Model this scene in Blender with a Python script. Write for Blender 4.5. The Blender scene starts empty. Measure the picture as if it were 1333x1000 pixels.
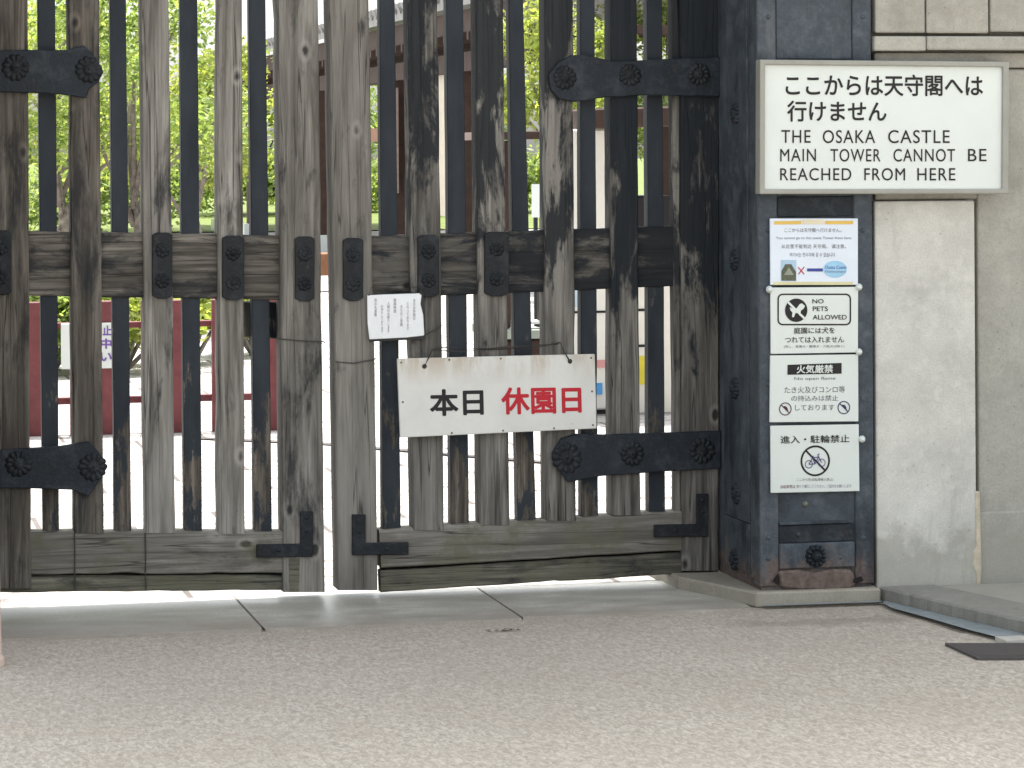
import bpy, bmesh, math, random
from mathutils import Vector, Matrix, noise as mnoise
random.seed(7)
SC = bpy.context.scene
COL = SC.collection

# ------------------------------------------------------------------ camera
F = 4000.0; TH = math.radians(12.5); RL = math.radians(0.33)
CX, CY, CAM_H, ZC = 666.5, 200.0, 1.449, 10.26
fw = Vector((math.sin(TH), math.cos(TH), 0)); ri = Vector((math.cos(TH), -math.sin(TH), 0)); up = Vector((0, 0, 1))
cR = ri*math.cos(RL) - up*math.sin(RL); cU = up*math.cos(RL) + ri*math.sin(RL)
cC = Vector((-ZC*fw.x, -ZC*fw.y, CAM_H))
cam = bpy.data.cameras.new('camera'); camo = bpy.data.objects.new('camera', cam); COL.objects.link(camo)
M = Matrix((cR, cU, -fw)).transposed().to_4x4(); M.translation = cC
camo.matrix_world = M
cam.sensor_width = 36; cam.lens = F/1333*36
cam.shift_y = -(500-CY)/1333
cam.clip_start = 0.1; cam.clip_end = 2000
SC.camera = camo

# ------------------------------------------------------------------ light
SUN_EL = math.radians(72); SUN_AZ = math.radians(8)      # azimuth from +Y towards +X
w = bpy.data.worlds.new('World'); SC.world = w; w.use_nodes = True
nt = w.node_tree; bg = nt.nodes['Background']
sky = nt.nodes.new('ShaderNodeTexSky'); sky.sky_type = 'NISHITA'; sky.sun_disc = False
sky.sun_elevation = SUN_EL; sky.sun_rotation = SUN_AZ; sky.dust_density = 4.0; sky.air_density = 1.0; sky.ozone_density = 1.0
hs = nt.nodes.new('ShaderNodeHueSaturation'); hs.inputs['Saturation'].default_value = .22        # milky, hazy daylight
tn = nt.nodes.new('ShaderNodeMix'); tn.data_type = 'RGBA'; tn.blend_type = 'MULTIPLY'; tn.inputs[0].default_value = 1; tn.inputs[7].default_value = (.985, 1.0, .985, 1)
nt.links.new(sky.outputs[0], hs.inputs['Color']); nt.links.new(hs.outputs[0], tn.inputs[6]); nt.links.new(tn.outputs[2], bg.inputs[0]); bg.inputs[1].default_value = 0.14
sun = bpy.data.lights.new('sun', 'SUN'); sun.energy = 3.2; sun.angle = math.radians(0.5); sun.color = (1, .95, .88)
suno = bpy.data.objects.new('sun', sun); COL.objects.link(suno)
sd = Vector((math.sin(SUN_AZ)*math.cos(SUN_EL), math.cos(SUN_AZ)*math.cos(SUN_EL), math.sin(SUN_EL)))
suno.rotation_euler = (-sd).to_track_quat('-Z', 'Y').to_euler(); suno.location = (0, 30, 40)
SC.view_settings.view_transform = 'Standard'; SC.view_settings.look = 'None'
SC.view_settings.exposure = 1.85; SC.view_settings.gamma = 1
SC.render.engine = 'CYCLES'
SC.cycles.filter_width = 1.5
SC.cycles.max_bounces = 8; SC.cycles.diffuse_bounces = 5; SC.cycles.transparent_max_bounces = 8

# ------------------------------------------------------------------ helpers
def hit(px, py, ax, val):
    """world point where the sight line of photo pixel (px,py) meets the plane axis=val"""
    d = fw + cR*((px-CX)/F) + cU*((CY-py)/F)
    t = (val-cC[ax])/d[ax]
    return cC + d*t
def P(px, py, Y): return hit(px, py, 1, Y)
def G(px, py, z=0.0): return hit(px, py, 2, z)

def tag(o, label=None, cat=None, group=None, kind=None):
    if label: o['label'] = label
    if cat: o['category'] = cat
    if group: o['group'] = group
    if kind: o['kind'] = kind
    return o
def thing(name, loc, label, cat, group=None):
    o = bpy.data.objects.new(name, None); COL.objects.link(o); o.location = loc; o.empty_display_size = .1
    return tag(o, label, cat, group)
def off_of(o):
    v = Vector((0, 0, 0))
    while o is not None:
        v += o.location; o = o.parent
    return v

class MB:
    def __init__(s): s.v = []; s.f = []
    def add(s, vs, fs):
        n = len(s.v); s.v += [tuple(v) for v in vs]; s.f += [tuple(i+n for i in f) for f in fs]; return s
    def box(s, x0, x1, y0, y1, z0, z1):
        return s.add([(x0,y0,z0),(x1,y0,z0),(x1,y1,z0),(x0,y1,z0),(x0,y0,z1),(x1,y0,z1),(x1,y1,z1),(x0,y1,z1)],
                     [(0,3,2,1),(4,5,6,7),(0,1,5,4),(1,2,6,5),(2,3,7,6),(3,0,4,7)])
    def tube(s, pts, r, n=8, r1=None):
        pts = [Vector(p) for p in pts]; rings = []
        for i, p in enumerate(pts):
            d = (pts[min(i+1, len(pts)-1)]-pts[max(i-1, 0)]).normalized()
            a = d.orthogonal().normalized(); b = d.cross(a)
            rr = r if r1 is None else r+(r1-r)*i/(len(pts)-1)
            rings.append([p+(a*math.cos(2*math.pi*k/n)+b*math.sin(2*math.pi*k/n))*rr for k in range(n)])
        # keep rings aligned
        for i in range(1, len(rings)):
            best = min(range(n), key=lambda k: (rings[i][k]-rings[i-1][0]).length)
            rings[i] = rings[i][best:]+rings[i][:best]
            if (rings[i][1]-rings[i-1][1]).length > (rings[i][-1]-rings[i-1][1]).length:
                rings[i] = [rings[i][0]]+rings[i][:0:-1]
        vs = [v for rg in rings for v in rg]; fs = []
        for i in range(len(rings)-1):
            for k in range(n):
                fs.append((i*n+k, i*n+(k+1) % n, (i+1)*n+(k+1) % n, (i+1)*n+k))
        fs.append(tuple(range(n))[::-1]); fs.append(tuple((len(rings)-1)*n+k for k in range(n)))
        return s.add(vs, fs)
    def prism(s, pts, d):
        """closed outline (list of Vectors) swept by vector d"""
        n = len(pts); d = Vector(d)
        return s.add([Vector(p) for p in pts]+[Vector(p)+d for p in pts],
                     [tuple(range(n)), tuple(range(n, 2*n))[::-1]]+[(i, (i+1) % n+0, (i+1) % n+n, i+n)[::-1] for i in range(n)])
    def build(s, name, mat, parent=None, bevel=0, smooth=False, segs=1):
        o0 = off_of(parent) if parent else Vector((0, 0, 0))
        me = bpy.data.meshes.new(name)
        me.from_pydata([tuple(Vector(v)-o0) for v in s.v], [], s.f)
        bm = bmesh.new(); bm.from_mesh(me)
        bmesh.ops.remove_doubles(bm, verts=bm.verts, dist=1e-6)
        bmesh.ops.recalc_face_normals(bm, faces=bm.faces)
        if bevel:
            es = [e for e in bm.edges if len(e.link_faces) == 2 and e.calc_face_angle(0) > .5]
            bmesh.ops.bevel(bm, geom=es, offset=bevel, segments=segs, affect='EDGES', profile=.5, clamp_overlap=True)
        bm.to_mesh(me); bm.free()
        if smooth:
            for p in me.polygons: p.use_smooth = True
        me.materials.append(mat)
        o = bpy.data.objects.new(name, me); COL.objects.link(o)
        if parent: o.parent = parent
        return o

def copy_tree(o, parent=None, loc=None):
    c = o.copy(); COL.objects.link(c)
    if parent: c.parent = parent
    if loc is not None: c.location = loc
    for ch in [x for x in COL.objects if x.parent == o]: copy_tree(ch, c)
    return c

# ------------------------------------------------------------------ materials
class NT:
    def __init__(s, name):
        s.m = bpy.data.materials.new(name); s.m.use_nodes = True; s.t = s.m.node_tree
        s.b = s.t.nodes['Principled BSDF']; s._n = 0
        s.co = s.t.nodes.new('ShaderNodeTexCoord'); s.oi = s.t.nodes.new('ShaderNodeObjectInfo')
        mul = s.t.nodes.new('ShaderNodeVectorMath'); mul.operation = 'SCALE'; mul.inputs[0].default_value = (37, 17, 23)
        s.l(s.oi.outputs['Random'], mul.inputs['Scale'])
        add = s.t.nodes.new('ShaderNodeVectorMath'); s.l(s.co.outputs['Object'], add.inputs[0]); s.l(mul.outputs[0], add.inputs[1])
        s.vec = add.outputs[0]
    def l(s, a, b): s.t.links.new(a, b)
    def mapping(s, scale, vec=None):
        n = s.t.nodes.new('ShaderNodeMapping'); n.inputs['Scale'].default_value = scale
        s.l(vec or s.vec, n.inputs[0]); return n.outputs[0]
    def noise(s, scale, detail=4, rough=.55, vec=None, dist=0):
        n = s.t.nodes.new('ShaderNodeTexNoise'); n.inputs['Scale'].default_value = scale
        n.inputs['Detail'].default_value = detail; n.inputs['Roughness'].default_value = rough; n.inputs['Distortion'].default_value = dist
        s.l(vec or s.vec, n.inputs['Vector']); return n.outputs['Fac']
    def voro(s, scale, vec=None, feature='F1', rnd=1):
        n = s.t.nodes.new('ShaderNodeTexVoronoi'); n.feature = feature; n.inputs['Scale'].default_value = scale
        n.inputs['Randomness'].default_value = rnd
        s.l(vec or s.vec, n.inputs['Vector']); return n.outputs['Distance']
    def ramp(s, fac, stops):
        n = s.t.nodes.new('ShaderNodeValToRGB'); e = n.color_ramp.elements
        while len(e) < len(stops): e.new(.5)
        for i, (p, c) in enumerate(stops):
            e[i].position = p; e[i].color = (c[0], c[1], c[2], 1) if not isinstance(c, (int, float)) else (c, c, c, 1)
        s.l(fac, n.inputs[0]); return n.outputs[0]
    def mix(s, fac, a, b, mode='MIX'):
        n = s.t.nodes.new('ShaderNodeMix'); n.data_type = 'RGBA'; n.blend_type = mode
        for idx, val in ((0, fac), (6, a), (7, b)):
            sock = n.inputs[idx]
            if isinstance(val, (int, float)): sock.default_value = val if idx == 0 else (val, val, val, 1)
            elif isinstance(val, tuple): sock.default_value = (*val, 1)
            else: s.l(val, sock)
        return n.outputs[2]
    def math(s, op, a, b=0.5):
        n = s.t.nodes.new('ShaderNodeMath'); n.operation = op
        for i, v in enumerate((a, b)):
            if isinstance(v, (int, float)): n.inputs[i].default_value = v
            else: s.l(v, n.inputs[i])
        return n.outputs[0]
    def sepz(s, axis='Z', src='Object'):
        n = s.t.nodes.new('ShaderNodeSeparateXYZ'); s.l(s.co.outputs[src], n.inputs[0]); return n.outputs[axis]
    def bump(s, h, strength=.3, dist=.01):
        n = s.t.nodes.new('ShaderNodeBump'); n.inputs['Strength'].default_value = strength; n.inputs['Distance'].default_value = dist
        s.l(h, n.inputs['Height']); s.l(n.outputs[0], s.b.inputs['Normal'])
    def done(s, col, rough=.7, metal=0, spec=.3):
        if isinstance(col, tuple): s.b.inputs['Base Color'].default_value = (*col, 1)
        else: s.l(col, s.b.inputs['Base Color'])
        if isinstance(rough, (int, float)): s.b.inputs['Roughness'].default_value = rough
        else: s.l(rough, s.b.inputs['Roughness'])
        s.b.inputs['Metallic'].default_value = metal; s.b.inputs['Specular IOR Level'].default_value = spec
        return s.m

def wood(name, pale, mid, dark, axis='Z', black=.5, blackcol=(.018, .02, .023), mossy=0, zg=0, xg=0, sharp=.065, bop=.82):
    """weathered timber; axis = grain direction; black = share of old black coating left on it (higher = more)"""
    n = NT(name)
    st = (1, 1, .055) if axis == 'Z' else (.055, 1, 1)
    st2 = (1, 1, .16) if axis == 'Z' else (.16, 1, 1)
    g = n.noise(36, 5, .6, n.mapping(st), .8)
    g2 = n.noise(150, 3, .55, n.mapping(st))
    blot = n.noise(7, 5, .6, n.mapping(st2))
    col = n.ramp(g, [(.27, dark), (.46, mid), (.66, pale)])
    col = n.mix(n.math('MULTIPLY', n.ramp(g2, [(.36, 1), (.56, 0)]), .30), col, dark)
    col = n.mix(n.ramp(blot, [(.36, .6), (.58, 0)]), col, tuple(c*.5 for c in mid))
    col = n.mix(n.ramp(n.noise(5, 4, .6, n.mapping(st2)), [(.52, 0), (.68, .55)]), col, tuple(min(1, c*1.15) for c in pale))
    # fine checks
    ck = n.noise(34, 2, .4, n.mapping((1, 1, .02) if axis == 'Z' else (.02, 1, 1)))
    crack = n.ramp(n.math('ABSOLUTE', n.math('SUBTRACT', ck, .5)), [(0, 1), (.012, 0)])
    col = n.mix(n.math('MULTIPLY', crack, .75), col, tuple(c*.25 for c in dark))
    # knots
    kv = n.voro(6.2, n.mapping((1, 0, .60) if axis == 'Z' else (.60, 0, 1)))
    kw = n.noise(30, 3, .6); kv = n.math('ADD', kv, n.math('MULTIPLY', n.math('SUBTRACT', kw, .5), .05))
    halo = n.ramp(kv, [(.07, 0), (.10, 1), (.16, 0)])
    col = n.mix(n.math('MULTIPLY', halo, .45), col, tuple(min(1, c*1.2) for c in pale))
    kn = n.ramp(kv, [(.055, 1), (.075, .2), (.10, 0)])
    col = n.mix(n.math('MULTIPLY', kn, .9), col, tuple(c*.16 for c in mid))
    # remains of black coating
    bk = n.noise(9, 7, .68, n.mapping((1, 1, .28) if axis == 'Z' else (.28, 1, 1)), .4)
    if zg: bk = n.math('SUBTRACT', bk, n.math('MULTIPLY', n.math('SUBTRACT', n.sepz('Z'), 1.05), zg))
    if xg: bk = n.math('SUBTRACT', bk, n.math('MULTIPLY', n.sepz('X'), xg))
    bm_ = n.ramp(bk, [(black-sharp, 1), (black+sharp, 0)]) if black > 0 else 0
    if black > 0: col = n.mix(n.math('MULTIPLY', bm_, bop), col, blackcol)
    if mossy:
        ms = n.ramp(n.noise(7, 6, .7), [(.5-mossy*.1, 0), (.62, .7)])
        col = n.mix(ms, col, (.115, .112, .075))
    h = n.mix(.5, g, g2); n.bump(n.math('SUBTRACT', h, n.math('MULTIPLY', crack, .6)), .55, .006)
    return n.done(col, .85, 0, .2)

def black_iron(name, c=(.014, .019, .026), scuff=(.045, .052, .060), rust=0, rz=None):
    n = NT(name)
    a = n.noise(14, 6, .7); b = n.noise(90, 3, .6)
    col = n.ramp(a, [(.35, tuple(x*.7 for x in c)), (.52, c), (.72, scuff)])
    col = n.mix(n.math('MULTIPLY', n.ramp(b, [(.5, 0), (.7, 1)]), .25), col, scuff)
    if rust:
        z = n.sepz('Z')
        zz = n.math('ADD', z, n.math('MULTIPLY', n.math('SUBTRACT', n.noise(11, 6, .7), .5), .42))
        rm = n.ramp(n.math('DIVIDE', zz, .30), [(.14, 1), (.34, 0)])
        col = n.mix(n.math('MULTIPLY', rm, rust), col, n.ramp(n.noise(60, 4), [(.3, (.07, .05, .044)), (.7, (.155, .115, .098))]))
        # grey wash streaks on the upper plates
        stv = n.noise(9, 6, .7, n.mapping((1, 1, .25)))
        col = n.mix(n.math('MULTIPLY', n.ramp(stv, [(.52, 0), (.66, 1)]), .5), col, (.12, .128, .135))
        dk = n.noise(5, 5, .65, n.mapping((1, 1, .4)))
        col = n.mix(n.math('MULTIPLY', n.ramp(dk, [(.36, 1), (.46, 0)]), .7), col, (.014, .018, .023))
    if not rust:
        rs = n.ramp(n.noise(22, 6, .75), [(.60, 0), (.70, 1)]); col = n.mix(n.math('MULTIPLY', rs, .5), col, (.075, .055, .042))
    n.bump(n.mix(.4, a, b), .45, .010)
    return n.done(col, n.ramp(a, [(.3, .45), (.7, .7)]), 0, .22)

def plain(name, c, rough=.6, var=.12, sc=12, spec=.3, metal=0):
    n = NT(name); a = n.noise(sc, 5, .6)
    col = n.ramp(a, [(.3, tuple(x*(1-var) for x in c)), (.7, tuple(min(1, x*(1+var)) for x in c))])
    return n.done(col, rough, metal, spec)

W_PALE = wood('wood_pale', (.335, .318, .288), (.185, .173, .154), (.066, .060, .053), 'Z', .40, sharp=.05)
W_MID = wood('wood_brown', (.195, .176, .150), (.092, .081, .069), (.030, .026, .022), 'Z', .43)
W_STILE = wood('wood_stile', (.255, .242, .219), (.150, .141, .126), (.062, .057, .051), 'Z', .39, sharp=.05)
W_DARK = wood('wood_dark', (.25, .238, .215), (.112, .105, .095), (.036, .034, .032), 'Z', .455, (.014, .017, .021), zg=.16, sharp=.035, bop=.93)
W_DARKER = wood('wood_blackened', (.235, .224, .203), (.105, .099, .09), (.032, .031, .030), 'Z', .50, (.012, .016, .021), zg=.30, sharp=.035, bop=.95)
W_RAIL = wood('wood_rail', (.215, .196, .17), (.090, .082, .071), (.028, .025, .022), 'X', .455, sharp=.045)
W_RAILD = wood('wood_rail_dark', (.15, .14, .125), (.066, .062, .055), (.025, .024, .022), 'X', .52, (.014, .017, .021), xg=.22, sharp=.04, bop=.92)
W_SILL = wood('wood_sill', (.285, .27, .24), (.178, .167, .147), (.07, .064, .056), 'X', .35, mossy=.05)
W_BOARD = wood('wood_moss', (.22, .212, .165), (.135, .13, .10), (.042, .04, .033), 'X', .42, mossy=.6)

def bar_mat():
    """bars: smooth dark blue-grey coating, worn through to wood near the foot"""
    n = NT('bar_coating')
    a = n.noise(12, 5, .6, n.mapping((1, 1, .3))); g = n.noise(70, 5, .65, n.mapping((1, 1, .06)))
    paint = n.ramp(a, [(.3, (.017, .022, .029)), (.7, (.033, .041, .050))])
    wd = n.ramp(g, [(.3, (.028, .024, .02)), (.5, (.085, .072, .058)), (.7, (.20, .17, .14))])
    z = n.sepz('Z')
    pe = n.math('SUBTRACT', n.noise(14, 7, .7, n.mapping((1, 1, .3))), n.math('MULTIPLY', n.math('MAXIMUM', n.math('SUBTRACT', z, .35), 0), .22))
    m = n.ramp(pe, [(.475, 0), (.52, 1)])
    col = n.mix(n.math('MULTIPLY', m, .9), paint, wd)
    n.bump(n.mix(.5, a, g), .3, .004)
    return n.done(col, .65, 0, .2)
BAR = bar_mat()
IRON = black_iron('black_iron')
IRON_D = black_iron('black_iron_plate', (.012, .0145, .018), (.038, .043, .048))
POSTM = black_iron('post_cladding', (.052, .065, .079), (.098, .114, .130), rust=.85)
RUST = plain('rusted_foot', (.12, .09, .078), .85, .35, 40)
DKW = plain('gap_blocker_dark', (.05, .044, .038), .9, .2)
WIRE = plain('old_wire', (.05, .045, .04), .6, .2)

def stone(name, c, stain=True, seed=0):
    n = NT(name)
    a = n.noise(5, 8, .7); b = n.noise(160, 4, .7); d = n.noise(26, 5, .65)
    col = n.ramp(a, [(.3, tuple(x*.80 for x in c)), (.5, c), (.72, tuple(min(.8, x*1.16) for x in c))])
    col = n.mix(n.math('MULTIPLY', n.ramp(b, [(.35, 1), (.55, 0)]), .30), col, tuple(x*.6 for x in c))
    col = n.mix(n.math('MULTIPLY', n.ramp(d, [(.52, 0), (.68, 1)]), .28), col, tuple(min(.8, x*1.3) for x in c))
    pit = n.ramp(n.voro(24), [(.05, 1), (.10, 0)])
    col = n.mix(n.math('MULTIPLY', pit, .5), col, tuple(x*.4 for x in c))
    if stain:
        z = n.sepz('Z')
        zz = n.math('ADD', z, n.math('MULTIPLY', n.math('SUBTRACT', n.noise(7, 6, .7), .5), .45))
        sm = n.ramp(zz, [(.17, 1), (.24, 0)])
        col = n.mix(n.math('MULTIPLY', sm, .6), col, (.28, .273, .235))
        st = n.noise(11, 6, .7, n.mapping((1, 1, .16)))
        col = n.mix(n.math('MULTIPLY', n.ramp(st, [(.55, 0), (.72, 1)]), .35), col, (.20, .18, .145))
    n.bump(n.mix(.5, b, d), .35, .006)
    return n.done(col, .88, 0, .2)
STONE_P = stone('pale_stone', (.53, .523, .485))
STONE_W = stone('weathered_stone', (.345, .338, .302))
STONE_U = stone('stained_stone', (.335, .325, .285))
GRANITE = stone('granite_kerb', (.285, .265, .22), False)

def ground_mat():
    n = NT('ground_pebbled_asphalt'); v = n.co.outputs['Object']
    va = n.mapping((1, .38, 1), v)
    a = n.noise(74, 4, .62, va, 1.0); b = n.noise(120, 3, .6, va); c = n.noise(1.3, 5, .6, v); d = n.noise(6, 5, .65, v)
    col = n.ramp(a, [(.33, (.30, .27, .228)), (.48, (.40, .363, .314)), (.63, (.525, .482, .424))])
    col = n.mix(n.math('MULTIPLY', n.ramp(b, [(.36, 1), (.54, 0)]), .30), col, (.28, .25, .225))
    col = n.mix(n.math('MULTIPLY', n.ramp(c, [(.35, 1), (.6, 0)]), .30), col, (.33, .295, .25))
    col = n.mix(n.math('MULTIPLY', n.ramp(d, [(.50, 0), (.72, 1)]), .28), col, (.36, .29, .235))
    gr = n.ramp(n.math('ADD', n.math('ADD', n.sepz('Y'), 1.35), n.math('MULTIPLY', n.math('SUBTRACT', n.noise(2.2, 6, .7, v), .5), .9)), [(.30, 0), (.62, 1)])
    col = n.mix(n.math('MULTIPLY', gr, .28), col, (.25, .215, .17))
    pb = n.voro(26, v); pc = n.ramp(pb, [(.10, 1), (.16, 0)])
    col = n.mix(n.math('MULTIPLY', pc, .38), col, (.22, .19, .165))
    # worn darker band of old patching before the plinth
    sx_ = n.sepz('X'); sy_ = n.sepz('Y')
    by = n.math('ADD', n.math('ABSOLUTE', n.math('ADD', sy_, .97)), n.math('MULTIPLY', n.math('SUBTRACT', d, .5), .35))
    bd = n.math('MULTIPLY', n.ramp(by, [(.02, 1), (.10, 0)]), n.ramp(sx_, [(.40, 0), (.55, 1)]))
    col = n.mix(n.math('MULTIPLY', bd, .55), col, (.22, .20, .165))
    wh = n.ramp(n.voro(38, v), [(.045, 1), (.075, 0)]); col = n.mix(n.math('MULTIPLY', wh, .75), col, (.74, .71, .66))
    n.bump(n.mix(.5, a, b), .5, .006)
    return n.done(col, .9, 0, .2)
GROUND = ground_mat()
def paving_mat():
    n = NT('threshold_stone'); v = n.co.outputs['Object']
    a = n.noise(7, 7, .7, n.mapping((.4, 1, 1), v)); b = n.noise(120, 4, .6, v)
    col = n.ramp(a, [(.3, (.31, .30, .265)), (.5, (.41, .40, .362)), (.68, (.55, .535, .49))])
    col = n.mix(n.math('MULTIPLY', n.ramp(b, [(.38, 1), (.58, 0)]), .35), col, (.2, .19, .165))
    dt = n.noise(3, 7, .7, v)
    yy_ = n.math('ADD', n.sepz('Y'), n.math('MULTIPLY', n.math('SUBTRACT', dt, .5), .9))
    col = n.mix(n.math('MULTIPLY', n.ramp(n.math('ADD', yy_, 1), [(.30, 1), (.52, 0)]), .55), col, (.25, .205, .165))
    sp = n.ramp(n.voro(55, v), [(.10, 1), (.2, 0)]); col = n.mix(n.math('MULTIPLY', sp, .35), col, (.18, .165, .14))
    n.bump(n.mix(.5, a, b), .3, .004)
    return n.done(col, n.ramp(a, [(.35, .34), (.65, .55)]), 0, .4)
PAVING = paving_mat()
def plaza_mat():
    n = NT('plaza_pale_paving'); v = n.co.outputs['Object']
    a = n.noise(7, 6, .7, v); br_ = n.t.nodes.new('ShaderNodeTexBrick'); br_.inputs['Scale'].default_value = 1; br_.inputs['Brick Width'].default_value = .72
    br_.inputs['Row Height'].default_value = .40; br_.inputs['Mortar Size'].default_value = .012; br_.inputs['Mortar Smooth'].default_value = .2
    n.l(v, br_.inputs['Vector']); e = br_.outputs['Fac']
    col = n.ramp(a, [(.36, (.14, .128, .125)), (.46, (.30, .285, .275)), (.7, (.42, .40, .385))])
    col = n.mix(n.math('MULTIPLY', e, .85), col, (.07, .058, .055))
    return n.done(col, .9, 0, .2)
PLAZA = plaza_mat()

def leaf_mat(name, a, b, c):
    n = NT(name)
    g = n.t.nodes.new('ShaderNodeNewGeometry')
    col = n.ramp(g.outputs['Random Per Island'], [(.1, a), (.5, b), (.95, c)])
    n.done(col, .55, 0, .3)
    tr = n.t.nodes.new('ShaderNodeBsdfTranslucent'); tc = n.mix(1, col, (2.5, 2.6, 1.25), 'MULTIPLY'); n.l(tc, tr.inputs[0])
    mx = n.t.nodes.new('ShaderNodeMixShader'); mx.inputs[0].default_value = .5
    n.l(n.b.outputs[0], mx.inputs[1]); n.l(tr.outputs[0], mx.inputs[2])
    n.l(mx.outputs[0], n.t.nodes['Material Output'].inputs[0])
    return n.m
LEAF_A = leaf_mat('leaf_fresh', (.08, .12, .045), (.16, .205, .08), (.25, .285, .12))
LEAF_B = leaf_mat('leaf_deep', (.022, .045, .018), (.04, .075, .025), (.07, .11, .03))
LEAF_Y = leaf_mat('leaf_yellow', (.11, .14, .045), (.18, .21, .065), (.25, .27, .09))
BARK = plain('bark', (.20, .175, .155), .9, .4, 20)

WHITE = plain('sign_white', (.60, .645, .62), .35, .03, 6, .5)
def aged_white():
    n = NT('aged_white_board'); a = n.noise(7, 6, .65); s = n.noise(16, 6, .7, n.mapping((1, 1, .22)))
    col = n.ramp(a, [(.3, (.57, .57, .54)), (.7, (.66, .66, .63))])
    z = n.sepz('Z')
    hz = n.ramp(z, [(.17, 0), (.25, 1)])
    m = n.math('MULTIPLY', n.ramp(s, [(.42, 0), (.60, 1)]), hz)
    col = n.mix(n.math('MULTIPLY', m, .75), col, (.40, .33, .25))
    sp = n.ramp(n.voro(13), [(.03, 1), (.05, 0)])
    col = n.mix(n.math('MULTIPLY', sp, .4), col, (.3, .27, .22))
    return n.done(col, .45, 0, .4)
AGED = aged_white()
PAPER = plain('paper', (.72, .74, .76), .5, .05, 20)
PAPER_B = plain('paper_bluish', (.62, .68, .76), .4, .04, 10, .5)
INK = plain('ink_black', (.012, .010, .012), .5, .1)
INK_G = plain('ink_grey', (.10, .10, .11), .5, .1)
INK_GL = plain('ink_pale_grey', (.17, .17, .20), .5, .1)
INK_R = plain('paint_red', (.45, .012, .025), .5, .1)
INK_B = plain('ink_blue', (.04, .055, .25), .5, .1)
GOLD = plain('gold_band', (.62, .42, .10), .4, .1)
FRAME = plain('frame_beige_metal', (.27, .27, .24), .4, .08, 12, .5)
PINK = plain('pink_plastic', (.62, .49, .42), .5, .05)

# ------------------------------------------------------------------ shape helpers
def plank(name, c, Y, d, mat, parent, along='Z', jit=.0024, seg=44, cham=.004, warp=.0, seed=None):
    """board whose front face has pixel corners c=[TL,TR,BR,BL] on plane Y; d = thickness; real chamfered, slightly uneven edges"""
    tl, tr, br, bl = [P(x, y, Y) for x, y in c]
    sd_ = random.random()*90 if seed is None else seed
    vs = []; fs = []
    for i in range(seg+1):
        t = i/seg
        if along == 'Z': a = bl.lerp(tl, t); b = br.lerp(tr, t)
        else: a = tl.lerp(tr, t); b = bl.lerp(br, t)
        q = (a-b).normalized()
        def nz(k, f): return mnoise.noise((t*f, sd_+k*7.3, 1.7))
        ja = jit*(nz(0, 5)+.8*nz(1, 17)); jb = jit*(nz(2, 5)+.8*nz(3, 17))
        chip = max(0, nz(4, 9)-.45)*jit*7; chip2 = max(0, nz(5, 9)-.45)*jit*7
        a = a+q*(ja-chip); b = b+q*(jb+chip2)
        yy = warp*nz(6, 2)
        u = (b-a)
        L = max(u.length, .001); cu = u/L*cham
        mid = a+u*.5
        prof = [(a, cham+chip), (a+cu, 0), (mid, -.0004), (b-cu, 0), (b, cham+chip2), (b, d), (a, d)]
        for p, y in prof: vs.append((p.x, tl.y+y+yy, p.z))
    n = 7
    for i in range(seg):
        for k in range(n): fs.append((i*n+k, i*n+(k+1) % n, (i+1)*n+(k+1) % n, (i+1)*n+k))
    fs.append(tuple(range(n))); fs.append(tuple(seg*n+k for k in range(n))[::-1])
    return MB().add(vs, fs).build(name, mat, parent)

def outline(name, px, Y, d, mat, parent, bevel=.003):
    pts = [P(x, y, Y) for x, y in px]
    return MB().prism(pts, (0, d, 0)).build(name, mat, parent, bevel)

def boss(mb, c, r, h, face='Y', petals=12):
    """chrysanthemum-headed stud"""
    rings, n = 11, petals*6; wob = .10; rot = random.random()*6.28; h = h*random.uniform(.8, 1.1)
    vs = []; fs = []
    for i in range(rings+1):
        ro = i/rings
        for k in range(n):
            a = 2*math.pi*k/n
            pe = abs(math.cos(petals*a/2))
            R = r*(.86+.14*pe**.6)*ro*(1+wob*mnoise.noise((math.cos(a)*1.3+c[0]*9, math.sin(a)*1.3, c[2]*9)))
            if ro < .38: hh = .55+.45*math.sqrt(max(0, 1-(ro/.38)**2))
            elif ro < .47: hh = .30
            else:
                t = (ro-.47)/.53; hh = (.30+.38*math.sin(math.pi*min(1, t*.9+.08)))*(.35+.65*pe**.7)
            if i == rings: hh = 0
            u, v, q = R*math.cos(a+rot), R*math.sin(a+rot), h*hh*(1+.18*mnoise.noise((math.cos(a)*2+c[0]*31, math.sin(a)*2+c[2]*31, ro*2)))
            vs.append((c[0]+u, c[1]-q, c[2]+v) if face == 'Y' else (c[0]-q, c[1]+u, c[2]+v))
    for i in range(rings):
        for k in range(n): fs.append((i*n+k, i*n+(k+1) % n, (i+1)*n+(k+1) % n, (i+1)*n+k))
    mb.add(vs, fs); return mb
def dome(mb, c, r, h, face='Y', n=10):
    vs = []; fs = []; rings = 4
    for i in range(rings+1):
        a = math.pi/2*i/rings
        for k in range(n):
            b = 2*math.pi*k/n; u, v, q = r*math.sin(a)*math.cos(b), r*math.sin(a)*math.sin(b), h*math.cos(a)
            vs.append((c[0]+u, c[1]-q, c[2]+v) if face == 'Y' else (c[0]-q, c[1]+u, c[2]+v))
    for i in range(rings):
        for k in range(n): fs.append((i*n+k, i*n+(k+1) % n, (i+1)*n+(k+1) % n, (i+1)*n+k))
    mb.add(vs, fs); return mb

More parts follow.
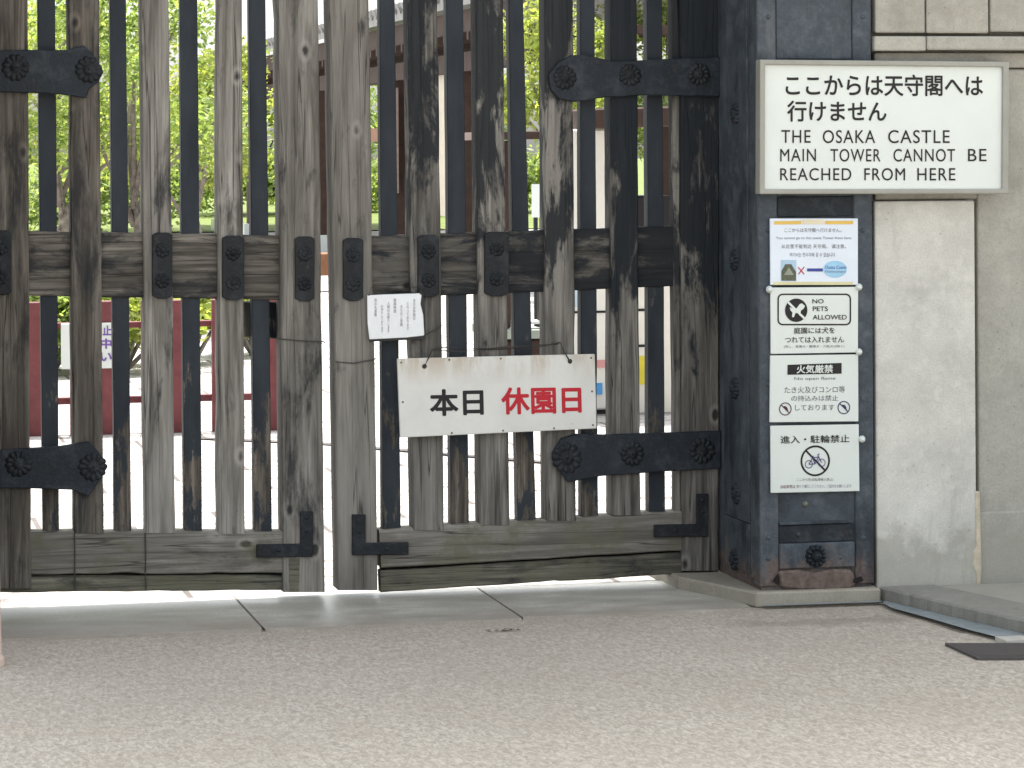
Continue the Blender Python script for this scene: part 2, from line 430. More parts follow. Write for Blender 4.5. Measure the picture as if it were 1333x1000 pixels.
def lettering(body, corners, mat, parent, bold=0.0, lift=.0012, vertical=False, space=1.0):
    """flat painted letters filling the rectangle with world corners (TL, TR, BL)"""
    cu = bpy.data.curves.new('lettering', 'FONT'); cu.body = body; cu.resolution_u = 6
    cu.space_character = space
    ob = bpy.data.objects.new('lettering', cu); COL.objects.link(ob)
    bpy.context.view_layer.update()
    me = bpy.data.meshes.new_from_object(ob.evaluated_get(bpy.context.evaluated_depsgraph_get()))
    COL.objects.unlink(ob); bpy.data.objects.remove(ob)
    xs = [v.co.x for v in me.vertices]; ys = [v.co.y for v in me.vertices]
    x0, x1, y0, y1 = min(xs), max(xs), min(ys), max(ys)
    tl, tr, bl = corners; o0 = off_of(parent)
    for v in me.vertices:
        p = tl+(tr-tl)*((v.co.x-x0)/(x1-x0))+(bl-tl)*((y1-v.co.y)/max(1e-6, y1-y0))
        v.co = p+Vector((0, -lift, 0))-o0
    if bold > 0:        # heavier strokes: nudged copies of the outlines, each a hair in front of the last
        ex = (tr-tl)*(bold/(x1-x0)); ez = (bl-tl)*(bold/max(1e-6, y1-y0))
        bv = [v.co.copy() for v in me.vertices]; bf = [tuple(p.vertices) for p in me.polygons]; nv = []; nf = []
        for i, (qx, qz) in enumerate(((0, 0), (1, 0), (-1, 0), (0, 1), (0, -1), (.7, .7), (-.7, .7), (.7, -.7), (-.7, -.7))):
            k = len(nv); nv += [v+ex*qx+ez*qz+Vector((0, -.00006*i, 0)) for v in bv]; nf += [tuple(j+k for j in f) for f in bf]
        me = bpy.data.meshes.new('lettering'); me.from_pydata(nv, [], nf)
    me.name = 'lettering'; me.materials.clear(); me.materials.append(mat)
    o = bpy.data.objects.new('lettering', me); COL.objects.link(o); o.parent = parent
    return o
def ltr(body, x0, y0, x1, y1, Y, mat, parent, bold=0.0, dy=0.0, **k):
    """lettering in a photo-pixel rectangle on plane Y; dy = rise in pixels towards the right"""
    return lettering(body, (P(x0, y0, Y), P(x1, y0-dy, Y), P(x0, y1, Y)), mat, parent, bold, **k)
def patch(name, px, Y, mat, parent, lift=.001):
    pts = [P(x, y, Y) for x, y in px]
    mb = MB().add([(p.x, Y-lift, p.z) for p in pts], [tuple(range(len(pts)))])
    return mb.build(name, mat, parent)
def ring_px(cx, cy, r0, r1, Y, n=40):
    s = (P(cx+10, cy, Y)-P(cx, cy, Y)).length/10; c = P(cx, cy, Y)
    vs = []; fs = []
    for k in range(n):
        a = 2*math.pi*k/n
        for r in (r0, r1): vs.append((c.x+r*s*math.cos(a), Y, c.z+r*s*math.sin(a)))
    for k in range(n):
        j = (k+1) % n; fs.append((2*k, 2*j, 2*j+1, 2*k+1))
    return vs, fs
def stroke_px(pts, wd, Y):
    """flat stroke along pixel points"""
    vs = []; fs = []
    for (x0, y0), (x1, y1) in zip(pts, pts[1:]):
        L = math.hypot(x1-x0, y1-y0) or 1; nx, ny = -(y1-y0)/L*wd/2, (x1-x0)/L*wd/2
        n = len(vs)
        for x, y in ((x0+nx, y0+ny), (x1+nx, y1+ny), (x1-nx, y1-ny), (x0-nx, y0-ny)):
            vs.append(tuple(P(x, y, Y)))
        fs.append((n, n+1, n+2, n+3))
    return vs, fs

# ------------------------------------------------------------------ setting: ground
g = MB(); S = 400
g.add([(-S, -60, 0), (S, -60, 0), (S, 700, 0), (-S, 700, 0)], [(0, 1, 2, 3)])
tag(g.build('ground', GROUND), kind='structure')
tag(MB().add([(-60, -.02, .004), (60, -.02, .004), (60, 47, .004), (-60, 47, .004)], [(0, 1, 2, 3)]).build('plaza', PLAZA), kind='structure')
# threshold slabs (each about 0.8 m, joints are real gaps)
xs = [-7.2, -5.2, -3.4, -1.93, -.945, -.135, .62]
tp = MB()
for a, b in zip(xs, xs[1:]):
    wl = -.735 if a < -.5 else -.70
    tp.add([(a+.004, wl, .009), (b-.004, wl-.002, .009), (b-.004, -.03, .009), (a+.004, -.03, .009)], [(0, 1, 2, 3)])
    tp.add([(a+.006, wl, 0), (b-.006, wl-.002, 0), (b-.006, wl-.002, .009), (a+.006, wl, .009)], [(0, 1, 2, 3)])
tag(MB().add([(-7.2, -.69, .0065), (.62, -.69, .0065), (.62, -.032, .0065), (-7.2, -.032, .0065)], [(0, 1, 2, 3)]).build('joint_mortar', plain('joint_grey', (.21, .18, .15), .9, .3, 30)), kind='structure')
tag(tp.build('threshold_paving', PAVING), kind='structure')
dl = MB(); e = [G(240, 571), G(420, 579), G(706, 603), G(706, 605.5), G(420, 581), G(240, 573)]
dl.add([(p.x, p.y, .012) for p in e], [(0, 1, 4, 5), (1, 2, 3, 4)])
tag(dl.build('drain_line', plain('drain_dark', (.06, .05, .05), .8)), kind='structure')
lw = MB().add([(-60, 47.2, .02), (60, 47.2, .02), (60, 120, 1.2), (-60, 120, 1.2)], [(0, 1, 2, 3)])
tag(lw.build('lawn', plain('lawn_green', (.09, .12, .025), .9, .3, 3)), kind='structure')

# stone plinth under post and wall
PT = .05
def plinth():
    t = thing('stone_plinth', (.9, -.7, 0), 'low grey granite plinth stones under the iron clad post and the wall', 'plinth')
    a = [Vector((.50, -.235, PT)), Vector((.642, -.655, PT)), Vector((1.055, -.665, PT)), Vector((1.055, .25, PT)), (Vector((.50, .25, PT)))]
    MB().prism(a, (0, 0, -PT)).build('base_stone', GRANITE, t, .006)
    k = []; rr = random.Random(3)
    fl = [(1.062, -.62), (1.100, -.80), (1.148, -1.03), (1.186, -1.18), (1.255, -1.45), (1.62, -2.9)]
    for (xa, ya), (xb, yb_) in zip(fl, fl[1:]):
        for q in range(7): k.append(Vector((xa+(xb-xa)*q/7+rr.uniform(-.004, .004), ya+(yb_-ya)*q/7, PT)))
    k += [Vector((1.62, -2.9, PT)), Vector((1.83, -2.9, PT)), Vector((1.45, -1.35, PT)), Vector((1.30, -.80, PT)), Vector((1.25, -.62, PT))]
    MB().prism(k, (0, 0, -PT)).build('kerb_stone', stone('granite_dark', (.235, .23, .21), False), t, .006)
    b = [Vector((1.253, -.62, .045)), Vector((1.304, -.80, .045)), Vector((1.454, -1.35, .045)), Vector((1.834, -2.9, .045)), Vector((6, -2.9, .045)), Vector((6, -.62, .045))]
    MB().prism(b, (0, 0, -.045)).build('apron_slab', STONE_W, t)
plinth()
ch = thing('drain_channel', (1.0, -.8, 0), 'blue grey steel drain strip along the foot of the plinth', 'drain')
STEEL = plain('galvanised_steel', (.21, .25, .27), .45, .25, 14, .5)
z = .012
MB().add([(.66, -.662, z), (1.062, -.672, z), (1.05, -.70, z), (.66, -.69, z)], [(0, 1, 2, 3)]).build('cover_strip', STEEL, ch)
kl = [(1.058, -.662), (1.098, -.82), (1.144, -1.03), (1.182, -1.18), (1.240, -1.43)]; ll = [(1.045, -.70), (1.032, -.824), (1.071, -1.064), (1.106, -1.307), (1.145, -1.50)]
MB().add([(x, y, z) for x, y in kl]+[(x, y, z) for x, y in ll], [(i, i+1, i+6, i+5) for i in range(4)]).build('cover_strip', STEEL, ch)
MB().add([(1.055, -1.00, .006), (1.064, -1.06, .006), (1.102, -1.307, .006), (1.09, -1.30, .006)], [(0, 1, 2, 3)]).build('gap', plain('gap_dark', (.02, .018, .016)), ch)
MB().box(1.13, 1.30, -1.545, -1.46, 0, .014).build('cement_patch', plain('cement', (.46, .45, .41), .9), ch)
gt = thing('drain_grate', (1.1, -1.65, 0), 'dark grey flat drain grate set into the ground at right', 'grate')
gq = [Vector((.956, -1.506, .009)), Vector((1.30, -1.59, .009)), Vector((1.30, -1.86, .009)), Vector((.953, -1.772, .009))]
MB().prism(gq, (0, 0, -.008)).build('cover_plate', plain('grate_dark', (.075, .068, .068), .7, .15, 60), gt)
gb = MB()
for i in range(14):
    y = -1.53-i*.0165; xl = .968
    gb.add([(xl, y, .0115), (1.29, y-.08, .0115), (1.29, y-.086, .0115), (xl, y-.006, .0115)], [(0, 1, 2, 3)])
gb.build('grate_bar', plain('grate_bar_grey', (.105, .095, .092), .6), gt)
sc_ = G(993, 789)
tag(MB().add([(sc_.x-.008, sc_.y, .004), (sc_.x+.010, sc_.y-.004, .004), (sc_.x+.008, sc_.y+.01, .016), (sc_.x-.010, sc_.y+.012, .012)], [(0, 1, 2, 3)]).build('paper_scrap', WHITE),
    'tiny white paper scrap on the ground before the plinth corner', 'litter')
lp = G(660, 822); lf = MB()
for k in range(16):
    a = lp.x+random.gauss(0, .035); b = lp.y+random.gauss(0, .012); r = .010; q = random.random()*6
    lf.add([(a+r*math.cos(q), b+r*math.sin(q), .003+.004*random.random()), (a-r*math.sin(q)*.5, b+r*math.cos(q)*.5, .006), (a-r*math.cos(q), b-r*math.sin(q), .003), (a+r*math.sin(q)*.5, b-r*math.cos(q)*.5, .006)], [(0, 1, 2, 3)])
tag(lf.build('leaf_litter', plain('dead_leaf', (.13, .09, .07), .9)), 'small brown scatter of dead leaves on the ground before the gate', 'leaf litter', kind='stuff')

# ------------------------------------------------------------------ gate leaves
GY = -.16       # the closed leaves stand a little behind the face of the posts
def P(px, py, Y): return hit(px, py, 1, Y+GY)
def straps(t, pts, bosses, Y=-.018):
    s = outline('strap_hinge', pts, Y, .022, IRON, t, .003)
    for (x, y, r) in bosses:
        c = P(x, y, Y); boss(MB(), (c.x, c.y, c.z), r/390, .016).build('stud', IRON_D, s, smooth=True)
def clamp(t, x0, y0, x1, y1, Y=-.010):
    w_ = x1-x0
    s = outline('clamp_plate', [(x0, y0+3), (x0+w_*.2, y0), (x1-w_*.2, y0), (x1, y0+3), (x1, y1-4), (x1-w_*.3, y1), (x0+w_*.3, y1), (x0, y1-4)], Y, .014, IRON_D, t, .002)
    for yy in (y0+(y1-y0)*.27, y0+(y1-y0)*.73):
        c = P((x0+x1)/2, yy, Y); boss(MB(), (c.x, c.y, c.z), 9.5/390, .011, petals=8).build('stud', IRON_D, s, smooth=True)
def bracket(t, vx0, vx1, vy0, vy1, hx0, hx1, hy0, hy1, Y=-.008):
    # L shaped corner iron; corner at the foot of the upright
    if hx0 < vx0: pts = [(vx0, vy0), (vx1, vy0), (vx1, hy1), (hx0, hy1+1), (hx0, hy0+1), (vx0, hy0)]
    else: pts = [(vx0, vy0), (vx1, vy0), (vx1, hy0+1), (hx1, hy0), (hx1, hy1-1), (vx0, hy1)]
    s = outline('corner_bracket', pts, Y, .012, IRON_D, t, .002)
    pts2 = ((vx0+vx1)/2, vy0+8), ((vx0+vx1)/2, (vy0+hy0)/2+4), ((hx0+vx0)/2, (hy0+hy1)/2) if hx0 < vx0 else ((hx1+vx1)/2, (hy0+hy1)/2)
    for x, y in pts2:
        c = P(x, y, Y); dome(MB(), (c.x, c.y, c.z), .007, .004).build('nail', IRON, s, smooth=True)

SD = .085      # slat depth
def ext(x0, x1, xb0, xb1, ytop=-260, ybot=700, y_hi=0, y_lo=690):
    """slat edges given at photo rows y_hi and y_lo, prolonged to ytop / ybot"""
    f = lambda a, b, y: a+(b-a)*(y-y_hi)/(y_lo-y_hi)
    return [(f(x0, xb0, ytop), ytop), (f(x1, xb1, ytop), ytop), (f(x1, xb1, ybot), ybot), (f(x0, xb0, ybot), ybot)]

L = thing('gate_leaf', tuple(P(200, 770, .04)), 'left leaf of the tall slatted timber gate, paler grey brown slats', 'gate', 'leaves of the slatted timber gate')
plank('hinge_stile', ext(-42, 36, -38, 40, ybot=766), -.002, .10, W_MID, L)
plank('slat', ext(88, 129, 97, 135, ybot=694), 0, SD, W_MID, L)
plank('slat', ext(184, 220, 189, 228, ybot=694), .001, SD, W_PALE, L)
plank('slat', ext(283, 315, 284, 319, ybot=695), 0, SD, W_PALE, L)
plank('meeting_stile', ext(361, 414, 368, 422, ybot=771, y_lo=690), -.004, .11, W_STILE, L, seg=40)
plank('meeting_stile_foot', [(375, 727), (391, 727), (391, 770), (375.5, 770.5)], -.0055, .02, W_BOARD, L, seg=6)
for a in ((49, 72, 56, 77), (143, 164, 149, 171), (234, 257, 240, 263), (324, 346, 331, 354)):
    plank('bar', ext(*a, ybot=697), .034, .05, BAR, L, cham=.002, jit=.0009)
plank('mid_rail', [(-30, 300), (400, 307), (400, 391), (-30, 384)], .024, .052, W_RAIL, L, 'X', seed=3.3)
plank('bottom_rail', [(-40, 693), (372.5, 692), (372.5, 746), (-40, 748)], .004, .088, W_SILL, L, 'X')
plank('kick_board', [(-40, 750), (374, 748.5), (374, 768), (-40, 772)], .012, .05, W_BOARD, L, 'X')
plank('gap_blocker', [(-40, 738), (373, 737), (373, 760), (-40, 762)], .066, .02, DKW, L, 'X')  # dark strip added to stop light showing through the gap below the rail
plank('latch_board', [(316, 392.5), (384, 392.5), (384, 441), (316, 440)], .094, .03, W_DARKER, L, 'X', seg=6)
plank('top_rail', [(-40, -262), (430, -262), (430, -200), (-40, -200)], -.003, .094, W_RAIL, L, 'X')
straps(L, [(-45, 67), (31, 65), (87, 65), (110, 59), (120, 70), (130, 84), (135, 94), (128, 107), (116, 116), (112, 128), (79, 123), (40, 121), (-45, 119)],
       [(20, 88, 17), (115, 91, 17)])
straps(L, [(-45, 588), (0, 586), (77, 581), (116, 575), (134, 595), (139.5, 609), (134, 619), (115, 647), (95, 638), (36, 636), (-45, 635)],
       [(24, 604, 17), (121, 608, 18)])
for a in ((198.5, 303, 224.5, 389), (289.5, 307, 318, 391), (384, 308, 409.5, 392.5), (-13, 300, 15, 384)): clamp(L, *a, Y=-.012)
bracket(L, 391, 407.5, 666, 725, 334, 391, 708, 725, Y=-.013)
for x in (97, 189): # wire loops round the foot boards
    wr = MB(); wr.tube([P(x, 694, .0015), P(x+.6, 720, .001), P(x+.2, 746, .0015), P(x+1, 769, .006)], .0022, 6); wr.build('wire_loop', WIRE, L)
wv = MB(); wv.tube([P(331, 440, .09), P(352, 440, .02), P(366, 441.5, -.008), P(395, 444, -.009), P(421, 445, -.008), P(423, 446, .05)], .002, 6)
wv.build('tie_wire', WIRE, L)

Rt = thing('gate_leaf', tuple(P(690, 765, .04)), 'right leaf of the slatted timber gate, darker slats, closed day board hung on it', 'gate', 'leaves of the slatted timber gate')
plank('meeting_stile', ext(428, 480, 440, 492, ybot=768.5, y_lo=760), -.004, .11, W_STILE, Rt, seg=40)
plank('slat', ext(531, 570, 538, 578, ybot=690), 0, SD, W_DARK, Rt)
plank('slat', ext(619, 655, 625, 664, ybot=684), 0, SD, W_DARK, Rt)
plank('slat', ext(709, 746, 711, 750, ybot=678), -.001, SD, W_DARK, Rt)
plank('slat', ext(795, 829, 797, 834, ybot=671), 0, SD, W_DARKER, Rt)
plank('hinge_stile', ext(886, 937, 888, 936, ybot=743, y_lo=740), -.003, .105, W_DARKER, Rt)
plank('hinge_stile_edge', ext(874, 885, 880, 887, ybot=668), .02, .05, W_DARK, Rt)
for a in ((494, 514, 498.5, 522), (581, 603, 587, 611), (662, 681, 674, 698), (755, 774, 757, 779), (842, 862, 845, 866)):
    plank('bar', ext(*a, ybot=694-(a[0]-494)*.07), .034, .05, BAR, Rt, cham=.002, jit=.0009)
plank('mid_rail', [(470, 308), (890, 293.5), (890, 372.5), (470, 389)], .024, .052, W_RAILD, Rt, 'X', seed=8.1)
plank('bottom_rail', [(493.5, 690), (889, 666), (889, 716.5), (496.5, 740)], .004, .088, W_SILL, Rt, 'X')
plank('kick_board', [(495, 743), (888.5, 719), (888.5, 747), (496, 771)], .012, .05, wood('wood_moss_dark', (.21, .20, .16), (.12, .113, .09), (.025, .025, .022), 'X', .50, mossy=.3), Rt, 'X')
plank('gap_blocker', [(494.5, 731), (888, 708), (888, 735), (496, 758)], .066, .02, DKW, Rt, 'X')  # added behind the same gap here to keep light out
plank('top_rail', [(420, -262), (930, -262), (930, -200), (420, -200)], -.003, .094, W_RAILD, Rt, 'X')
straps(Rt, [(938, 74), (800, 80), (759, 71), (744, 72), (726, 82), (714, 98), (717, 117), (728, 129), (748, 133), (787, 127), (841, 124), (938, 126)],
       [(735, 101, 16), (820, 98, 15), (910, 97, 15)])
straps(Rt, [(939, 561), (787, 566), (750, 565), (731, 571), (719, 591), (727, 611), (740, 628), (783, 620), (865, 614), (939, 610)],
       [(738, 597, 20), (823, 591, 16), (914, 587, 17)])
for a in ((446.5, 310, 473, 392), (544, 306, 571.5, 387), (631, 302, 662.5, 386)): clamp(Rt, *a, Y=-.012)
bracket(Rt, 458.5, 476, 670, 725, 476, 532, 706, 723, Y=-.013)
bracket(Rt, 907, 922.5, 643, 698, 852, 907, 682.5, 698.5, Y=-.012)
wv = MB(); wv.tube([P(434, 470, .05), P(437, 471, -.007), P(460, 473, -.008), P(487, 468, -.007), P(489.5, 467, .05)], .002, 6)
wv.build('tie_wire', WIRE, Rt)
for x, y in ((905, 395), (917, 400), (900, 410)):
    pass

# ------------------------------------------------------------------ hanging board and paper notice
HY = -.034
hb = thing('closed_day_board', tuple(P(647, 568, HY)), 'white board hung on the gate with black and red characters', 'sign')
HC = [(517, 467), (774.5, 461), (777, 558), (521, 570)]
outline('board', HC, HY, .012, AGED, hb, .002)
def hq(u, v):
    tl, tr, br, bl = [P(x, y, HY) for x, y in HC]
    return (tl.lerp(tr, u)).lerp(bl.lerp(br, u), v)
def hbox(body, x0, y0, x1, y1, mat, bold):
    sl = -.0195
    f = lambda x, y: P(x, y, HY)
    lettering(body, (f(x0, y0), f(x1, y0+(x1-x0)*sl), f(x0+.8, y1)), mat, hb, bold, .001)
hbox('本日', 560, 508, 628, 541, INK, .028)
hbox('休園日', 653, 505.5, 755.5, 539, INK_R, .028)
NB = plain('nail_brown', (.15, .11, .07))
for u, v in ((.02, .05), (.26, .03), (.52, .03), (.98, .05), (.02, .55), (.98, .5), (.26, .97), (.52, .97), (.78, .97), (.98, .95)):
    c = hq(u, v); dome(MB(), (c.x, c.y, c.z), .0035, .002).build('nail', NB, hb, smooth=True)
sw = MB()
for (x, y) in ((552.5, 477), (742, 470.5)):
    c = P(x, y, HY); dome(sw, (c.x, c.y, c.z), .008, .007)
sw.tube([P(552.5, 477, HY-.006), P(557, 468, HY-.006), P(563, 455, -.02), P(577, 452, -.008), P(640, 455, -.006), P(700, 452, -.006), P(729, 446, -.02), P(735, 459, HY-.006), P(742, 470.5, HY-.006)], .0022, 6)
sw.tube([P(563, 455, -.02), P(600, 458, -.007), P(655, 452, -.007), P(727, 448, -.012)], .0018, 6)
sw.build('hanging_wire', WIRE, hb, smooth=True)

NY = -.022
pn = thing('paper_notice', tuple(P(515, 443, NY)), 'small white paper notice in a sleeve above the hanging board', 'notice')
outline('dark_sheet', [(481, 384), (551, 380.5), (554, 441.5), (482, 445)], NY+.003, .012, plain('sheet_dark', (.03, .03, .032)), pn, .001)  # thin dark sheet behind the paper, showing as a border
pp = [(478, 384.5), (500, 383.5), (546, 382), (549, 384), (547.5, 396), (551, 410), (552.5, 437), (530, 439.5), (481, 442), (478.5, 420)]
outline('paper', pp, NY-.001, .003, PAPER, pn)
cols = ['本日は休園日', 'となっております', 'またのご来園', '開園時間', '入園はお断りします', 'お待ちしております', '西の丸庭園']
xx = 541
for i, s in enumerate(cols):
    x1 = xx-i*8.4; n_ = len(s); top = 389+(i % 3)*4; bot = min(433, top+4.6*n_)
    ltr('\n'.join(s), x1-3.4, top, x1, bot, NY-.001, INK_GL, pn, lift=.0008)
wv = MB(); wv.tube([P(480, 385, NY-.002), P(484, 374, -.014), P(520, 378, .02), P(548, 372, -.014), P(548, 383, NY-.002)], .0018, 6)
wv.build('tie_wire', WIRE, pn); wv = MB(); wv.tube([P(552, 437, NY-.002), P(566, 430, -.006), P(575, 423, -.004)], .0022, 6); wv.build('tie_wire', WIRE, pn)

def P(px, py, Y): return hit(px, py, 1, Y)

# ------------------------------------------------------------------ gate post
PF = -.62
XL = P(987.5, 400, PF).x; XR = P(1136, 400, PF).x
def zf(py, Y=PF): return P(1060, py, Y).z
def xf(px, Y=PF): return P(px, 400, Y).x
gp = thing('gate_post', ((XL+XR)/2, PF+.35, PT), 'square dark iron clad gate post with rusted foot beside the right gate leaf', 'post', 'iron clad gate posts')
TOPZ = 6.2
MB().box(XL+.006, XR-.006, PF+.008, .14, PT, TOPZ).build('core', POSTM, gp)
sx = xf(1012); sx2 = xf(1112)
MB().box(XL, sx, PF, PF+.10, PT+.012, TOPZ-.02).build('corner_strip', POSTM, gp, .003)
MB().box(sx2, XR, PF, PF+.10, PT+.010, TOPZ-.02).build('corner_strip', POSTM, gp, .003)
MB().box(sx+.003, sx2-.003, PF+.003, PF+.02, zf(77), TOPZ-.03).build('face_plate', POSTM, gp, .002)
MB().box(sx+.004, sx2-.004, PF+.002, PF+.02, zf(282), zf(256)).build('face_plate', IRON, gp, .002)
MB().box(sx+.002, sx2-.012, PF-.004, PF+.02, zf(682.5), zf(678.5)).build('ridge_bar', POSTM, gp, .002)
MB().box(sx+.002, sx2-.004, PF+.003, PF+.02, zf(706), zf(683)).build('face_plate', IRON, gp, .002)
MB().box(sx+.002, sx2-.003, PF-.003, PF+.02, zf(740), zf(707)).build('face_plate', POSTM, gp, .004)
# rusted foot, bulging
fb = MB(); n_ = 10
x0, x1 = sx-.001, sx2+.004
for i in range(n_+1):
    pass
outline('rust_foot', [(1013, 744), (1040, 742), (1062, 746), (1085, 741), (1110, 742), (1113, 750), (1116, 762), (1108, 767), (1080, 769.5), (1040, 769), (1017, 766), (1014, 756)], PF-.008, .03, RUST, gp, .008)
c = P(1062, 724, PF-.003); boss(MB(), (c.x, PF-.003, c.z), 15/405, .03).build('stud', IRON, gp, smooth=True)
c = P(1048, 656, PF+.008); dome(MB(), (c.x, PF+.008, c.z), .010, .012).build('stud', plain('verdigris_stud', (.15, .15, .13)), gp, smooth=True)
for x, y in ((1000, 22), (1123, 22), (1000, 300), (1123, 300), (1000, 500), (1123, 520), (1000, 700), (1124, 700), (1039, 696), (1030, 727), (1094, 726), (1000, 727)):
    c = P(x, y, PF); dome(MB(), (c.x, PF, c.z), .008, .005).build('rivet', POSTM, gp, smooth=True)
HOLE = plain('rust_hole', (.012, .010, .009), .9)
for q in ([(1008, 752), (1013.5, 746), (1015, 758), (1012, 762), (1006, 757)], [(1112, 753), (1121, 750), (1124, 756), (1117, 759), (1110, 758)]):
    patch('rust_hole', q, PF-.009, HOLE, gp)
# left flank: plates with studs
def yz(px, py): return hit(px, py, 0, XL)
yA = yz(943, 500).y; yB = yz(975, 500).y
seams = [(740, 676), (675.2, -300)]
for a, b in seams:
    MB().box(XL-.0018, XL+.03, min(yA, yB), max(yA, yB), max(PT+.02, yz(960, a).z), yz(960, b).z).build('flank_plate', POSTM, gp, .0012)
MB().box(XL-.001, XL+.03, PF+.002, min(yA, yB)-.012, PT+.03, TOPZ-.04).build('flank_strip', POSTM, gp, .002)
for px, py in ((959, 148), (958, 338), (959, 505), (960, 643), (958, 728)):
    c = yz(px, py); boss(MB(), (XL-.002, c.y, c.z), .036, .022, 'X').build('stud', IRON, gp, smooth=True)

# a matching post stands at the far left of the gate, out of the photograph
lpst = copy_tree(gp, None, (P(-45, 500, 0).x-.19, gp.location.y, PT))
lpst['label'] = 'iron clad gate post at the far left of the gate'

# ------------------------------------------------------------------ masonry wall at right
WY = -.605
def wallbox(name, x0, y0, x1, y1, Y, mat, parent, depth=.8, bev=.006):
    a = P(x0, y0, Y); b = P(x1, y1, Y)
    return MB().box(a.x, b.x, Y, Y+depth, max(b.z, .0), a.z).build(name, mat, parent, bev, segs=2)
sw_ = thing('stone_wall', (1.6, WY+.3, 0), 'pale weathered masonry wall of large blocks behind the white direction sign', 'wall')
wallbox('pilaster_block', 1138.5, 262, 1272, 800, WY, STONE_P, sw_)
wallbox('wall_block', 1271, 90, 1800, 664.5, WY+.028, STONE_W, sw_)
wallbox('wall_block', 1271, 667, 1800, 800, WY+.018, STONE_W, sw_)
wallbox('wall_block', 1138.5, 90, 1272.5, 259.5, WY+.03, STONE_W, sw_)
wallbox('ledge_course', 1138.5, 68.5, 1800, 88.5, WY+.012, STONE_U, sw_)
wallbox('ledge_course', 1138.5, 47, 1206, 66.5, WY-.03, STONE_W, sw_, .7)
wallbox('ledge_course', 1207, 47, 1900, 66.5, WY-.032, STONE_W, sw_, .7)
wallbox('upper_block', 1138.5, -180, 1204.6, 43, WY-.012, STONE_U, sw_)
wallbox('upper_block', 1205.2, -180, 1287.3, 43.5, WY-.014, STONE_U, sw_)
wallbox('upper_block', 1288, -180, 1800, 43.2, WY-.011, STONE_U, sw_)
MB().box(P(1139, 0, WY).x, 6, WY+.055, WY+.7, .02, 4.5).build('core', STONE_U, sw_)
# yellowed mortar streak at the pilaster edge
outline('mortar', [(1269, 640), (1276, 640), (1277, 700), (1278, 740), (1276, 768), (1270, 768), (1271, 750), (1266, 735), (1267, 718), (1271, 712)], WY-.002, .02, plain('mortar_yellow', (.46, .41, .32), .9, .2, 30), sw_)

# ------------------------------------------------------------------ unseen roof added over the gate, sized to cast the shade in front
rf = thing('shade_roof', (0, .5, TOPZ), 'broad unseen tiled roof added above the gate to shade the ground in front', 'roof')
TILE = plain('roof_tile', (.09, .095, .10), .7, .2, 8); DKWOOD = plain('dark_timber', (.055, .045, .038), .85, .2)
yb = -.03+TOPZ/math.tan(SUN_EL)*math.cos(SUN_AZ); yf = -1.75; yr = (yb+yf)/2
sk = .09        # skew that slants the edge of the roof's cast shadow
def rsec(x): return [(x, yf+sk*x, TOPZ), (x, yb+sk*x, TOPZ), (x, yb+sk*x, TOPZ+.16), (x, yr+sk*x, TOPZ+1.5), (x, yf+sk*x, TOPZ+.16)]
MB().add(rsec(-9)+rsec(9), [(0, 1, 2, 3, 4), (9, 8, 7, 6, 5)]+[(k, (k+1) % 5, (k+1) % 5+5, k+5) for k in range(5)]).build('roof', TILE, rf)
MB().box(-8.5, 8.5, -.25, .13, TOPZ-.5, TOPZ-.004).build('beam', DKWOOD, rf)
MB().box(-2.0, .62, -.18, -.04, P(0, -262, GY).z+.02, TOPZ-.51).build('lintel_panel', DKWOOD, rf)

# ------------------------------------------------------------------ signs on the post and wall
BY = -.675
bs = thing('direction_sign', tuple(P(1152, 253, BY)), 'large white framed direction sign in Japanese and English on post and wall', 'sign')
o_ = [(989.5, 77.5), (1314, 80.5), (1313, 252.5), (989, 253)]; i_ = [(996.5, 84.5), (1306, 87.5), (1305, 246), (996, 246.5)]
fr = MB(); vo = [P(x, y, BY) for x, y in o_]; vi = [P(x, y, BY) for x, y in i_]
vs = vo+vi+[v+Vector((0, .05, 0)) for v in vo]+[v+Vector((0, .05, 0)) for v in vi]
fs = []
for k in range(4):
    j = (k+1) % 4
    fs += [(k, j, 4+j, 4+k), (8+k, 8+j, 12+j, 12+k)[::-1], (k, j, 8+j, 8+k)[::-1], (4+k, 4+j, 12+j, 12+k)]
fr.add(vs, fs); fr.build('frame', FRAME, bs, .004, segs=2)
outline('panel', [(996, 84), (1306.5, 87), (1305.5, 246.5), (995.5, 247)], BY+.012, .02, WHITE, bs, 0)
SY = BY+.012
ltr('ここからは天守閣へは', 1023, 97, 1279, 124.5, SY, INK, bs, .018, dy=-1)
ltr('行けません', 1025, 131.5, 1153.5, 158, SY, INK, bs, .018, dy=-.5)
for body, x0, x1, y0, y1 in (('THE', 1017, 1055, 169.5, 186), ('OSAKA', 1071, 1139, 169.5, 186.5), ('CASTLE', 1156, 1236, 169.5, 186.5),
                             ('MAIN', 1015.5, 1062, 194, 210), ('TOWER', 1081, 1146, 194, 210.5), ('CANNOT', 1163, 1243, 194, 210.5), ('BE', 1260, 1284, 194, 210),
                             ('REACHED', 1015.5, 1108, 219, 235), ('FROM', 1125, 1178, 219, 235), ('HERE', 1194, 1243.5, 219, 235)):
    ltr(body, x0, y0, x1, y1, SY, INK, bs, .003, space=1.12)

